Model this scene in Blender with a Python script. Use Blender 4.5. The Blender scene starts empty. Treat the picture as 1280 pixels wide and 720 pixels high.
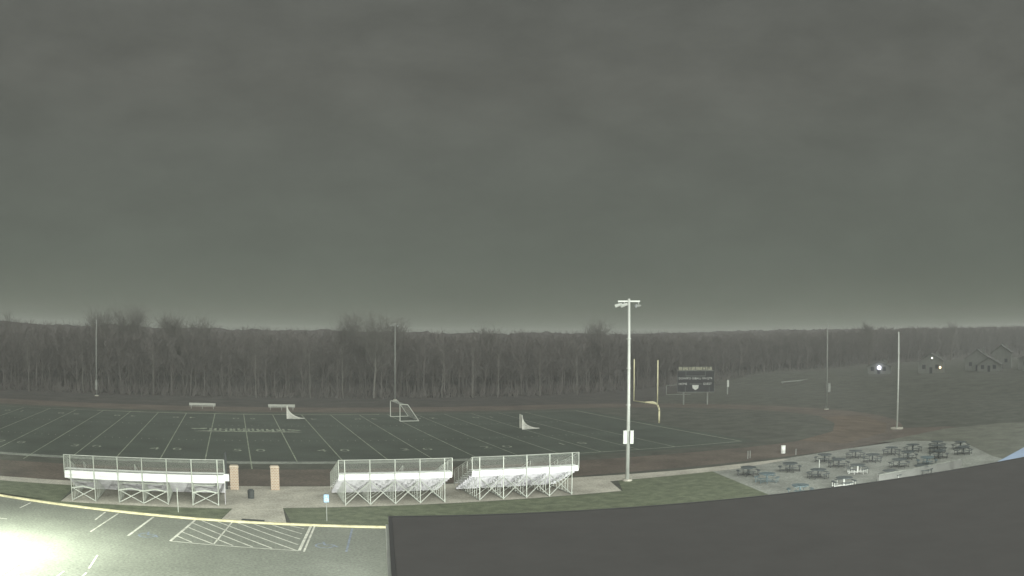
import bpy, math, random
import numpy as np
from mathutils import Vector, Matrix

scene = bpy.context.scene
col = scene.collection
random.seed(11)
R = math.radians

# ------------------------------------------------------------------ materials
def new_mat(name, base, rough=0.8, metal=0.0, var=0.0, scale=1.0, col2=None, scale2=None, bump=0.0,
            stretch=None, detail=6.0, emit=None, emit_s=0.0, thresh=None, spec=0.3):
    m = bpy.data.materials.new(name)
    m.use_nodes = True
    nt = m.node_tree
    b = nt.nodes['Principled BSDF']
    b.inputs['Roughness'].default_value = rough
    b.inputs['Metallic'].default_value = metal
    b.inputs['Specular IOR Level'].default_value = spec
    b.inputs['Base Color'].default_value = (*base, 1)
    if emit:
        b.inputs['Emission Color'].default_value = (*emit, 1)
        b.inputs['Emission Strength'].default_value = emit_s
    if var > 0 or col2:
        tc = nt.nodes.new('ShaderNodeTexCoord')
        mp = nt.nodes.new('ShaderNodeMapping')
        nt.links.new(tc.outputs['Object'], mp.inputs['Vector'])
        if stretch:
            mp.inputs['Scale'].default_value = stretch
        n = nt.nodes.new('ShaderNodeTexNoise')
        n.inputs['Scale'].default_value = scale
        n.inputs['Detail'].default_value = detail
        n.inputs['Roughness'].default_value = 0.65
        nt.links.new(mp.outputs[0], n.inputs['Vector'])
        r = nt.nodes.new('ShaderNodeValToRGB')
        lo, hi = (0.35, 0.65) if not thresh else thresh
        r.color_ramp.elements[0].position = lo
        r.color_ramp.elements[1].position = hi
        c2 = col2 or tuple(min(1, c * (1 + var)) for c in base)
        c1 = tuple(c * (1 - var) for c in base)
        r.color_ramp.elements[0].color = (*c1, 1)
        r.color_ramp.elements[1].color = (*c2, 1)
        nt.links.new(n.outputs[0], r.inputs[0])
        out = r.outputs[0]
        if scale2:
            n2 = nt.nodes.new('ShaderNodeTexNoise')
            n2.inputs['Scale'].default_value = scale2
            n2.inputs['Detail'].default_value = 4
            nt.links.new(tc.outputs['Object'], n2.inputs['Vector'])
            mr = nt.nodes.new('ShaderNodeMapRange')
            mr.inputs['From Min'].default_value = 0.3
            mr.inputs['From Max'].default_value = 0.7
            mr.inputs['To Min'].default_value = 0.72
            mr.inputs['To Max'].default_value = 1.25
            nt.links.new(n2.outputs[0], mr.inputs['Value'])
            mx = nt.nodes.new('ShaderNodeMix')
            mx.data_type = 'RGBA'; mx.blend_type = 'MULTIPLY'
            mx.inputs['Factor'].default_value = 1
            nt.links.new(out, mx.inputs['A'])
            nt.links.new(mr.outputs[0], mx.inputs['B'])
            out = mx.outputs['Result']
        nt.links.new(out, b.inputs['Base Color'])
        if bump:
            bp = nt.nodes.new('ShaderNodeBump')
            bp.inputs['Strength'].default_value = bump
            bp.inputs['Distance'].default_value = 0.03
            nt.links.new(n.outputs[0], bp.inputs['Height'])
            nt.links.new(bp.outputs[0], b.inputs['Normal'])
    return m

M = {}
M['grass'] = new_mat('rough_grass', (.060, .063, .050), .95, var=.35, scale=.35, scale2=9, bump=.5)
M['verge'] = new_mat('mown_verge_grass', (.105, .122, .076), .95, var=.3, scale=1.1, scale2=14, bump=.5)
M['drygrass'] = new_mat('pale_dry_grass', (.115, .12, .095), .95, var=.25, scale=.4, scale2=5)
M['litter'] = new_mat('dark_leaf_litter', (.047, .044, .039), .95, var=.3, scale=.25, scale2=3)
M['bench'] = new_mat('dull_white_bench', (.33, .34, .30), .7, var=.1, scale=3)
M['goalwhite'] = new_mat('weathered_goal_white', (.42, .44, .39), .7, var=.08, scale=3)
M['turf'] = new_mat('field_turf', (.050, .060, .048), .95, var=.22, scale=.16, scale2=6, bump=.4)
M['track'] = new_mat('worn_brown_track', (.092, .075, .060), .9, var=.28, scale=.22, scale2=3.5, bump=.3)
M['clay'] = new_mat('orange_scuffed_track', (.095, .071, .050), .9, var=.35, scale=.5, scale2=5, stretch=(1, .35, 1))
M['asphalt'] = new_mat('worn_asphalt', (.162, .172, .146), .9, var=.12, scale=.3, scale2=6, bump=.2)
M['concrete'] = new_mat('old_concrete', (.37, .355, .30), .9, var=.2, scale=.5, scale2=6, bump=.2)
M['patio'] = new_mat('grey_patio_concrete', (.225, .235, .208), .9, var=.22, scale=.35, scale2=4, bump=.2)
M['kerb'] = new_mat('yellow_painted_kerb', (.56, .52, .33), .8, var=.22, scale=2.2)
M['paint'] = new_mat('worn_white_road_paint', (.52, .52, .46), .8, var=.3, scale=1.6)
M['bluepaint'] = new_mat('faded_blue_road_paint', (.17, .20, .25), .8, var=.35, scale=3)
M['line'] = new_mat('faded_field_paint', (.22, .25, .185), .9, var=.28, scale=.5, scale2=2.5)
M['border'] = new_mat('faded_wide_sideline_paint', (.20, .215, .185), .9, var=.22, scale=.5, scale2=2.5)
M['number'] = new_mat('patchy_number_paint', (.21, .235, .18), .95, var=.6, scale=1.3, scale2=3)
M['galv'] = new_mat('galvanised_steel', (.40, .42, .38), .42, .55, var=.12, scale=3)
M['alu'] = new_mat('aluminium_plank', (.68, .69, .68), .42, .3, var=.16, scale=1.3, stretch=(.6, 4, 4))
M['alu_dull'] = new_mat('dull_aluminium_riser', (.40, .39, .41), .5, .45, var=.2, scale=1.5)
M['wire'] = new_mat('chain_link_wire', (.42, .44, .40), .5, .5)
M['pole'] = new_mat('painted_pole_steel', (.50, .52, .48), .5, .2, var=.08, scale=1.5)
M['pole_dull'] = new_mat('weathered_pole_steel', (.22, .23, .21), .7, .2, var=.15, scale=1.5)
M['yellow'] = new_mat('yellow_goal_paint', (.60, .57, .37), .6, var=.12, scale=2)
M['white'] = new_mat('white_powder_coat', (.72, .73, .69), .5, var=.08, scale=3)
M['net'] = new_mat('white_goal_net', (.60, .60, .54), .9, var=.1, scale=6)
M['dark'] = new_mat('dark_coated_metal', (.045, .05, .05), .6, var=.2, scale=4)
M['navy'] = new_mat('dark_blue_plastic_coating', (.055, .068, .07), .6, var=.2, scale=4)
M['teal'] = new_mat('faded_blue_plastic_coating', (.09, .125, .135), .6, var=.2, scale=4)
M['brick_cap'] = new_mat('pale_stone_cap', (.42, .36, .28), .8, var=.12, scale=4)
M['board'] = new_mat('black_scoreboard_panel', (.022, .023, .025), .6, var=.2, scale=2)
M['letter'] = new_mat('white_board_lettering', (.50, .52, .48), .7)
M['header'] = new_mat('cream_header_lettering', (.42, .42, .30), .7)
M['sign_blue'] = new_mat('blue_parking_sign', (.28, .44, .66), .5)
M['bark'] = new_mat('grey_tree_bark', (.115, .105, .092), .95, var=.25, scale=.5)
M['bark_pale'] = new_mat('pale_grey_tree_bark', (.155, .15, .132), .95, var=.25, scale=.5)
M['twig'] = new_mat('bare_twigs', (.14, .135, .12), .95, var=.2, scale=.3)
M['woods'] = new_mat('winter_woodland', (.128, .119, .109), .95, var=.12, scale=.07, scale2=.5, stretch=(1, 1, .25))
M['ridge'] = new_mat('wooded_ridge', (.078, .073, .068), 1, var=.15, scale=.12, scale2=.9, bump=1)
M['roofing'] = new_mat('dark_membrane_roofing', (.088, .0855, .0825), .95, var=.06, scale=.7, bump=.1)
M['trimmetal'] = new_mat('dark_roof_edge_metal', (.07, .07, .07), .6)
M['wallpaint'] = new_mat('grey_painted_wall', (.16, .16, .15), .9, var=.1, scale=1)
M['house'] = new_mat('pale_house_siding', (.115, .12, .108), .9, var=.12, scale=.8)
M['houseroof'] = new_mat('grey_shingle_roof', (.085, .088, .08), .95, var=.2, scale=1)
M['window'] = new_mat('dark_window_glass', (.02, .022, .025), .25)
M['awning'] = new_mat('light_blue_canopy', (.28, .36, .50), .7, var=.06, scale=1)
M['lamp_cool'] = new_mat('lit_cool_lamp', (1, 1, 1), emit=(.80, .80, 1), emit_s=14)
M['lamp_warm'] = new_mat('lit_warm_lamp', (1, .9, .7), emit=(1, .72, .38), emit_s=3.2)
M['lamp_white'] = new_mat('lit_white_lamp', (1, 1, .9), emit=(.95, 1, .85), emit_s=2.5)
M['lens'] = new_mat('floodlight_glass', (.62, .65, .66), .2, .3)
# brick
mb_ = new_mat('orange_brick', (.42, .27, .18), .9)
nt = mb_.node_tree
tc = nt.nodes.new('ShaderNodeTexCoord'); mp = nt.nodes.new('ShaderNodeMapping')
mp.inputs['Rotation'].default_value = (R(90), 0, 0)
bt = nt.nodes.new('ShaderNodeTexBrick')
bt.inputs['Color1'].default_value = (.37, .265, .19, 1); bt.inputs['Color2'].default_value = (.31, .22, .16, 1)
bt.inputs['Mortar'].default_value = (.44, .39, .32, 1)
bt.inputs['Scale'].default_value = 1
bt.inputs['Brick Width'].default_value = .22; bt.inputs['Row Height'].default_value = .13
bt.inputs['Mortar Size'].default_value = .022
nt.links.new(tc.outputs['Object'], mp.inputs[0]); nt.links.new(mp.outputs[0], bt.inputs[0])
nt.links.new(bt.outputs[0], nt.nodes['Principled BSDF'].inputs['Base Color'])
M['brick'] = mb_

# ------------------------------------------------------------------ mesh building
class MB:
    def __init__(s): s.v = []; s.f = []
    def hexa(s, p):            # 8 points, bottom 4 then top 4
        o = len(s.v); s.v += [tuple(q) for q in p]
        s.f += [tuple(o + i for i in q) for q in ((0,3,2,1),(4,5,6,7),(0,1,5,4),(1,2,6,5),(2,3,7,6),(3,0,4,7))]
        return s
    def box(s, x0, x1, y0, y1, z0, z1):
        return s.hexa([(x0,y0,z0),(x1,y0,z0),(x1,y1,z0),(x0,y1,z0),(x0,y0,z1),(x1,y0,z1),(x1,y1,z1),(x0,y1,z1)])
    def tube(s, a, b, r0, r1=None, n=8, caps=True):
        a, b = Vector(a), Vector(b); r1 = r0 if r1 is None else r1
        d = (b - a).normalized()
        u = d.cross(Vector((0, 0, 1)))
        if u.length < 1e-3: u = Vector((1, 0, 0))
        u.normalize(); w = d.cross(u)
        o = len(s.v)
        for c, r in ((a, r0), (b, r1)):
            for i in range(n):
                t = 2 * math.pi * i / n
                s.v.append(tuple(c + u * (r * math.cos(t)) + w * (r * math.sin(t))))
        for i in range(n):
            j = (i + 1) % n
            s.f.append((o + i, o + j, o + n + j, o + n + i))
        if caps:
            s.f.append(tuple(o + i for i in range(n))[::-1]); s.f.append(tuple(o + n + i for i in range(n)))
        return s
    def path(s, pts, r, n=8):
        for a, b in zip(pts[:-1], pts[1:]): s.tube(a, b, r, r, n)
        return s
    def bar(s, a, b, w, h):    # rectangular bar, h vertical-ish
        a, b = Vector(a), Vector(b); d = (b - a).normalized()
        u = d.cross(Vector((0, 0, 1)))
        if u.length < 1e-3: u = Vector((1, 0, 0))
        u.normalize(); k = u.cross(d)
        p = []
        for sg in (-1, 1):
            for c, q in ((a, -1), (b, -1), (b, 1), (a, 1)):
                p.append(c + u * (q * w / 2) + k * (sg * h / 2))
        return s.hexa(p)
    def prism(s, poly, z0, z1):
        o = len(s.v); n = len(poly)
        s.v += [(x, y, z0) for x, y in poly] + [(x, y, z1) for x, y in poly]
        s.f.append(tuple(o + i for i in range(n))[::-1]); s.f.append(tuple(o + n + i for i in range(n)))
        for i in range(n):
            j = (i + 1) % n; s.f.append((o + i, o + j, o + n + j, o + n + i))
        return s
    def poly(s, pts, z=None):
        o = len(s.v); s.v += [(p[0], p[1], p[2] if z is None else z) for p in pts]
        s.f.append(tuple(range(o, o + len(pts)))); return s
    def strip(s, a, b, w, z):  # flat painted line
        a, b = Vector(a[:2]), Vector(b[:2]); d = (b - a).normalized(); n = Vector((-d.y, d.x)) * (w / 2)
        return s.poly([a - n, b - n, b + n, a + n], z)
    def build(s, name, mat, parent=None, smooth=False):
        me = bpy.data.meshes.new(name)
        me.from_pydata(s.v, [], s.f); me.update()
        if smooth:
            for p in me.polygons: p.use_smooth = True
        o = bpy.data.objects.new(name, me); col.objects.link(o)
        me.materials.append(mat)
        if parent: o.parent = parent
        return o

def tag(o, label=None, cat=None, group=None, kind=None):
    if label: o['label'] = label
    if cat: o['category'] = cat
    if group: o['group'] = group
    if kind: o['kind'] = kind
    return o
def empty(name, loc, rz=0, label=None, cat=None, group=None):
    o = bpy.data.objects.new(name, None); col.objects.link(o)
    o.location = loc; o.rotation_euler.z = rz; o.empty_display_size = .3
    return tag(o, label, cat, group)
def copy_tree(o, parent=None):
    c = o.copy(); col.objects.link(c)
    if parent: c.parent = parent
    for ch in list(o.children): copy_tree(ch, c)
    return c
def struct(mb, name, mat, label=None):
    return tag(mb.build(name, mat), label=label, kind='structure')

# ------------------------------------------------------------------ ground
g = MB(); g.poly([(-1500, -400), (1900, -400), (1900, 2200), (-1500, 2200)], 0)
struct(g, 'ground', M['grass'])
FC = (0.0, 24.38)
def ring(r_in, r_out, hl, z, n=48):
    mb = MB()
    def outline(r):
        pts = []
        for i in range(n + 1):
            t = -math.pi / 2 + math.pi * i / n
            pts.append((FC[0] + hl + r * math.cos(t), FC[1] + r * math.sin(t)))
        for i in range(n + 1):
            t = math.pi / 2 + math.pi * i / n
            pts.append((FC[0] - hl + r * math.cos(t), FC[1] + r * math.sin(t)))
        return pts
    a, b = outline(r_in), outline(r_out)
    for i in range(len(a)):
        j = (i + 1) % len(a)
        mb.poly([a[i], b[i], b[j], a[j]], z)
    return mb
struct(ring(29.2, 37.8, 54, .008), 'running_track', M['track'])
t = MB(); t.poly([(54, -13.42), (83, -13.42), (84.5, -8), (78.5, -3.2), (70, -9.2), (60, -13.0)], .012)
struct(t, 'track_apron', M['track'])
t = MB(); t.poly([(60.5, -4.0), (70, 0.5), (77, 8), (82, 17), (88, 14), (82, 2), (74, -5.5), (63, -10)], .013)
struct(t, 'runway', M['clay'])
f = MB(); f.poly([(-56.5, -1.5), (56.5, -1.5), (56.5, 50.5), (-56.5, 50.5)], .005)
struct(f, 'playing_field', M['turf'])
# field paint
YD = .9144
b = MB(); b.poly([(-52, -1.45), (25.5, -1.45), (25.5, 0.02), (-52, 0.02)], .010)
struct(b, 'wide_sideline', M['border'])
l = MB()
for k in range(-10, 11):
    X = k * 5 * YD
    l.strip((X, .06), (X, 48.7), .12, .016)
l.strip((0, -4.6), (0, .05), .13, .016)
l.strip((-5 * 5 * YD, -3.5), (-5 * 5 * YD, .05), .12, .016)
l.strip((54.86, -.05), (54.86, 48.8), .24, .016)
l.strip((25.6, 0), (54.7, 0), .24, .020)
l.strip((-54.86, 48.76), (54.8, 48.76), .15, .020)
for k in range(-49, 50):                       # hash marks
    if k % 5 == 0: continue
    for yy in (16.25, 32.5): l.strip((k * YD, yy - .25), (k * YD, yy + .25), .09, .016)
struct(l, 'yard_lines', M['line'])
l = MB(); l.poly([(-24, 48.9), (21.5, 48.9), (21.5, 49.35), (-24, 49.35)], .016)
struct(l, 'far_border_stripe', M['line'])
def text_mesh(name, body, size, loc, rot, mat, parent=None, extrude=0.0, sx=1.0):
    cu = bpy.data.curves.new(name, 'FONT'); cu.body = body; cu.size = size
    cu.align_x = 'CENTER'; cu.align_y = 'CENTER'; cu.extrude = extrude; cu.resolution_u = 2
    tmp = bpy.data.objects.new('tmp', cu); col.objects.link(tmp)
    bpy.context.view_layer.update()
    me = bpy.data.meshes.new_from_object(tmp)
    bpy.data.objects.remove(tmp)
    me.transform(Matrix.Scale(sx, 4, (1, 0, 0)))
    me.materials.clear(); me.materials.append(mat)
    o = bpy.data.objects.new(name, me); col.objects.link(o)
    o.location = loc; o.rotation_euler = rot
    if parent: o.parent = parent
    return o
def join_meshes(objs, name, mat):
    v, f_ = [], []
    for o in objs:
        mt = Matrix.LocRotScale(o.location, o.rotation_euler, o.scale); off = len(v)
        v += [tuple(mt @ q.co) for q in o.data.vertices]
        f_ += [tuple(off + i for i in p.vertices) for p in o.data.polygons]
        bpy.data.objects.remove(o)
    mb = MB(); mb.v = v; mb.f = f_
    return mb.build(name, mat)
digs = []
for k in range(-4, 5):
    n = str(50 - abs(k) * 10)
    X = k * 10 * YD
    for dx, ch in ((-1.25, n[0]), (1.25, n[1])):
        digs.append(text_mesh('d', ch, 2.55, (X + dx, 7.9, .017), (0, 0, 0), M['number'], sx=.95))
        digs.append(text_mesh('d', ch, 2.4, (X - dx, 42.3, .017), (0, 0, R(180)), M['number'], sx=.95))
o = join_meshes(digs, 'yard_numbers', M['number']); tag(o, kind='structure')
# worn lettering across midfield: unreadable blocks with a ragged underline
rl = random.Random(5)
l = MB(); x = -4.9
l.poly([(-6.9, 25.0), (7.3, 25.0), (6.0, 25.9), (-5.6, 25.9)], .017)
while x < 5.2:
    w = rl.uniform(.75, 1.15); h = rl.uniform(2.0, 3.0)
    l.poly([(x, 26.0), (x + .32, 26.0), (x + .32, 26.0 + h), (x, 26.0 + h)], .018)
    l.poly([(x + w - .3, 26.0), (x + w, 26.0), (x + w, 26.0 + h), (x + w - .3, 26.0 + h)], .018)
    l.poly([(x + .32, 26.2 + h * rl.choice((0, .4, .7))), (x + w - .3, 26.2 + h * .3), (x + w - .3, 26.8 + h * .3), (x + .32, 26.8 + h * .3)], .018)
    x += w + .3
l.poly([(-6.9, 27.2), (-5.2, 27.8), (-5.2, 28.9), (-7.4, 28.3)], .018)
l.poly([(5.6, 27.4), (7.4, 26.6), (7.0, 27.6), (5.5, 28.5)], .018)
struct(l, 'midfield_lettering', M['number'])

p = MB(); p.poly([(-150, 60), (-60, 61.5), (58, 62.0), (74, 60), (92, 80), (118, 100), (150, 112), (150, 140), (-150, 140)], .007)
struct(p, 'leaf_litter', M['litter'])
# paths, pads, plaza
p = MB(); p.poly([(-80, -13.45), (0, -13.5), (28, -14.2), (38, -14.8), (50, -14.55), (50, -15.4), (42, -17), (28, -17.2), (0, -15.5), (-80, -15.3)], .014)
struct(p, 'concrete_path', M['concrete'])
p = MB(); p.poly([(-14.9, -22.1), (-1.9, -22.5), (-1.6, -15.45), (-14.5, -15.35)], .018)
struct(p, 'bleacher_pad', M['concrete'])
p = MB(); p.poly([(-1.9, -22.5), (-2.77, -26.46), (1.65, -27.35), (1.75, -22.2), (1.6, -15.5), (-1.6, -15.45)], .020)
struct(p, 'entrance_plaza', M['concrete'])
p = MB(); p.poly([(1.75, -22.2), (14, -22.0), (23.8, -21.75), (28.1, -21.7), (29.3, -17.1), (1.6, -15.45)], .018)
struct(p, 'wide_bleacher_pad', M['concrete'])
p = MB(); p.poly([(39.9, -16.4), (50.1, -14.5), (74, -11.8), (81.8, -9.2), (88, -12), (90, -22), (80, -40), (34, -44)], .012)
struct(p, 'patio', M['patio'])
p = MB(); p.poly([(66, -12.0), (81.8, -9.4), (92, -12.5), (100, -22), (88, -44), (60, -44), (66, -30), (73, -20), (70, -14.5)], .018)
struct(p, 'dry_grass_corner', M['drygrass'])
KP = [(-60, -10.5), (-40, -16.0), (-28, -19.6), (-20.04, -21.74), (-16.4, -22.9), (-13.02, -23.85), (-9.9, -24.7), (-6.94, -25.5), (-4.13, -26.25), (-1.43, -26.9), (2.76, -27.85), (8.04, -29.1), (20, -32.2), (40, -38)]
p = MB(); p.poly(KP + [(60, -95), (-80, -95)][::1], .006)
struct(p, 'parking_lot', M['asphalt'])
p = MB(); p.poly([(-60, -15.3), (-15, -15.4), (-14.95, -22.0), (-1.95, -22.55), (-2.8, -26.2)] + KP[8::-1], .010)
struct(p, 'grass_verge', M['verge'])
p = MB(); p.poly([(1.8, -22.25), (14, -22.05), (28.2, -21.75), (30, -17.3), (40, -17.0), (36, -44), (8.04, -28.95), (2.0, -27.4)], .010)
struct(p, 'lawn', M['verge'])
k = MB()
for a, b_ in zip(KP[:-1], KP[1:]):
    a_, c_ = Vector(a), Vector(b_); d = (c_ - a_).normalized(); n = Vector((-d.y, d.x)) * .10
    k.prism([a_ - n, c_ - n, c_ + n, a_ + n], 0, .13)
struct(k, 'kerb', M['kerb'])
# lot markings (surveyed on the ground)
W = [((-5.44,-30.93),(-4.42,-32.44)),((-5.17,-29.84),(-3.15,-32.73)),((-4.79,-28.59),(-1.95,-33.06)),((-4.58,-27.3),(-0.77,-33.41)),
     ((-3.99,-26.53),(0.34,-33.69)),((-2.9,-26.78),(1.7,-34.19)),((-1.56,-27.06),(1.93,-32.89)),((-0.5,-27.37),(2.17,-31.51)),
     ((0.68,-27.61),(2.41,-30.16)),((1.84,-27.89),(2.67,-28.74)),((-1.96,-26.93),(-3.08,-32.73)),((-5.76,-32.28),(1.88,-34.29))]
w = MB()
for a, c in W: w.strip(a, c, .11, .012)
for a, c in [((-4.46,-26.45),(-5.76,-32.28)),((3.17,-28.1),(1.88,-34.29)),((-7.38,-25.8),(-8.51,-31.38))]: w.strip(a, c, .17, .016)
for a, c in [((3.42,-28.1),(2.12,-34.57)),((-9.97,-25.13),(-11.06,-30.84)),((-10.95,-24.85),(-11.29,-27.44)),((-17.03,-23.3),(-17.39,-25.29)),
             ((-14.32,-41.63),(-13.8,-39.11)),((-11.28,-41.0),(-11.07,-39.76)),((-9.97,-41),(-9.81,-39.77)),((-9.8,-39.0),(-9.74,-36.19)),((-18.4,-28.9),(-17.4,-28.98))]:
    w.strip(a, c, .12, .016)
struct(w, 'parking_lines', M['paint'])
w = MB()
w.strip((5.76, -28.9), (4.53, -34.78), .13, .012)
def wheelchair(mb, cx, cy, s, z):
    for i in range(14):
        t0 = R(100 + i * 18); t1 = R(100 + (i + 1) * 18)
        mb.strip((cx + s * .5 * math.cos(t0), cy + s * .5 * math.sin(t0)), (cx + s * .5 * math.cos(t1), cy + s * .5 * math.sin(t1)), s * .12, z)
    mb.strip((cx, cy + s * .1), (cx, cy + s * .8), s * .13, z + .001)
    mb.strip((cx, cy + s * .1), (cx + s * .45, cy + s * .1), s * .13, z + .002)
    mb.strip((cx + s * .45, cy + s * .1), (cx + s * .62, cy - s * .42), s * .13, z + .003)
wheelchair(w, -7.3, -31.0, 1.1, .012); wheelchair(w, 3.5, -33.2, 1.1, .012)
struct(w, 'blue_parking_marks', M['bluepaint'])

# ------------------------------------------------------------------ bleachers
def chain_link(mb, a, b_, z0a, z0b, z1a, z1b, n, r=.0032):
    """wire lattice in the vertical plane a-b between sloping bottom and top"""
    a, b_ = Vector(a), Vector(b_); L = (b_ - a).length; d = (b_ - a) / L
    H = z1a - z0a; st = L / n
    def P(s, t):
        z0 = z0a + (z0b - z0a) * s / L; z1 = z1a + (z1b - z1a) * s / L
        q = a + d * s; return (q.x, q.y, z0 + (z1 - z0) * t)
    m = int(n + H / st)
    for sg in (0, 1):
        for i in range(m + 1):
            s0 = i * st - H; s1 = s0 + H; t0, t1 = 0., 1.
            if s0 < 0: t0 = -s0 / H; s0 = 0
            if s1 > L: t1 = 1 - (s1 - L) / H; s1 = L
            if t1 - t0 < .02: continue
            if sg: mb.tube(P(L - s0, t0), P(L - s1, t1), r, n=3, caps=False)
            else: mb.tube(P(s0, t0), P(s1, t1), r, n=3, caps=False)

def bleacher(x0, x1, legs, label, aisles, solid=False, braces=None):
    YB, YF = -21.45, -16.55            # rear (towards the car park) and front (towards the field)
    t = empty('bleacher', ((x0 + x1) / 2, (YB + YF) / 2, 0), 0, label, 'bleacher', 'aluminium bleachers along the near sideline')
    ox, oy = (x0 + x1) / 2, (YB + YF) / 2
    def fin(mb, name, mat, parent=t, smooth=False):
        if parent is t: mb.v = [(a - ox, c - oy, e) for a, c, e in mb.v]
        return mb.build(name, mat, parent, smooth)
    rows = 8; dy = .61; rise = .245
    for i in range(rows):
        y = YF - i * dy; zf = .16 + rise * i; zs = zf + .43
        s = MB(); s.box(x0, x1, y - .14, y + .14, zs - .045, zs)
        fin(s, 'seat', M['alu'])
    for i in range(rows):
        y = YF - i * dy; zf = .16 + rise * i
        tr = MB(); tr.box(x0, x1, y - .50, y - .17, zf - .04, zf); fin(tr, 'footboard', M['alu_dull'])
        rs = MB(); rs.box(x0, x1, y - .535, y - .515, zf + .0, zf + rise - .02); fin(rs, 'riser', M['alu_dull'])
    fa = MB()
    fa.box(x0, x1, YB - .06, YB - .03, 1.66 if solid else 1.88, 2.22 if solid else 2.30)
    fa.box(x0, x1, YB - .03, YB + .22, 2.06, 2.10)
    fin(fa, 'back_fascia', M['alu'])
    ZT = 3.34
    for X in legs:
        l = MB(); l.tube((X, YB - .1, .02), (X, YB - .1, ZT), .044, n=6); fin(l, 'leg', M['galv'])
        l = MB()
        l.bar((X, YF + .1, .14), (X, YB + .05, 2.0), .06, .10)       # stringer under the treads
        fin(l, 'stringer', M['galv'])
        l = MB()
        for i in range(1, rows):
            y = YF - i * dy + (0 if i < rows - 1 else .1)
            zt = .10 + rise * i
            l.tube((X, y, .02), (X, y, zt), .024, n=6)
        l.bar((X, YB, .04), (X, YF, .04), .07, .05)
        fin(l, 'inner_frame', M['galv'])
    zb = 1.75 if not solid else 1.0
    for i, (a, c) in enumerate(zip(legs[:-1], legs[1:])):
        if braces and not braces[i]: continue
        br = MB()
        br.tube((a, YB - .11, .06), (c, YB - .11, zb), .037, n=6)
        br.tube((a, YB - .08, zb), (c, YB - .08, .06), .037, n=6)
        fin(br, 'cross_brace', M['galv'])
        if solid:
            br = MB()
            br.bar((a, YB - .1, .95), ((a + c) / 2, YB - .1, 1.12), .06, .10)
            br.bar(((a + c) / 2, YB - .1, 1.12), (c, YB - .1, .95), .06, .10)
            fin(br, 'arched_tie', M['galv'])
            br = MB(); br.bar((a, YB + 1.1, 1.3), (c, YB + 1.1, 1.3), .05, .08); fin(br, 'tie_beam', M['galv'])
        else:
            for q in (1.3, 2.6):
                br = MB(); br.tube((a, YB + q, .06), (c, YB + q, zb * (1 - q / 5.2)), .022, n=6)
                fin(br, 'inner_brace', M['galv'])
    # rear guard rail with chain link
    gr = MB()
    gr.path([(x0, YB - .1, ZT), (x1, YB - .1, ZT)], .034, 6)
    gr.path([(x0, YB - .1, 2.34), (x1, YB - .1, 2.34)], .022, 6)
    for X in (x0, x1):
        gr.tube((X, YB - .1, 2.1), (X, YB - .1, ZT), .034, n=6)
        pts = [(X, YB - .1, ZT)]
        gr.path([(X, YB - .1, ZT), (X, YF + .1, 1.62)], .03, 6)
        gr.path([(X, YB - .1, 2.25), (X, YF + .1, .55)], .02, 6)
        for q in range(1, 5):
            y = YB + (YF - YB) * q / 4; zt = ZT + (1.62 - ZT) * q / 4; z0 = 2.25 + (.55 - 2.25) * q / 4
            gr.tube((X, y, z0 - .35), (X, y, zt), .028, n=6)
    fin(gr, 'guard_rail', M['galv'])
    wm = MB()
    wm_side = []
    chain_link(wm, (x0, YB - .1), (x1, YB - .1), 2.34, 2.34, ZT, ZT, int((x1 - x0) / .085))
    fin(wm, 'chain_link', M['wire'])
    for X in (x0, x1):
        wm = MB(); chain_link(wm, (X, YB - .1), (X, YF + .1), 2.25, .55, ZT, 1.62, int(5 / .085)); fin(wm, 'chain_link', M['wire'])
    for X in aisles:
        hr = MB()
        for i in (1, 3, 5, 6):
            y = YF - i * dy; z = .16 + rise * i
            hr.tube((X, y, z), (X, y, z + 1.05), .024, n=6)
        hr.path([(X, YF - dy, .16 + rise + 1.03), (X, YF - 6 * dy, .16 + 6 * rise + 1.03)], .02, 6)
        fin(hr, 'aisle_handrail', M['galv'])
    if solid:
        e = MB(); e.box(x1 - .05, x1 + .35, YB - .25, YB + .15, 1.85, 2.32); fin(e, 'end_cap', M['alu'])
        e = MB(); e.hexa([(x1 - .02, YB - .05, .1), (x1 + .02, YB - .05, .1), (x1 + .02, YB + 1.6, .1), (x1 - .02, YB + 1.6, .1),
                          (x1 - .02, YB - .05, 1.85), (x1 + .02, YB - .05, 1.85), (x1 + .02, YB + 1.6, 1.3), (x1 - .02, YB + 1.6, 1.3)])
        fin(e, 'end_panel', M['alu_dull'])
    return t
bleacher(-14.55, -2.40, [-14.05, -12.2, -10.36, -8.5, -6.65, -4.8, -2.9],
         'longest bleacher at left beside the brick pillars, with solid white back board', (-13.2, -9.2), True, [1, 0, 1, 1, 0, 1])
bleacher(5.90, 14.33, [6.36, 8.2, 10.05, 11.9, 13.75],
         'middle bleacher of the three, right of the small blue sign, on crossed steel legs', (10.9, 13.9))
bleacher(15.85, 24.42, [16.43, 18.29, 20.14, 22.0, 23.86],
         'brightest bleacher, right of the other two and nearest the tall light pole', (20.9, 23.2))

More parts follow.
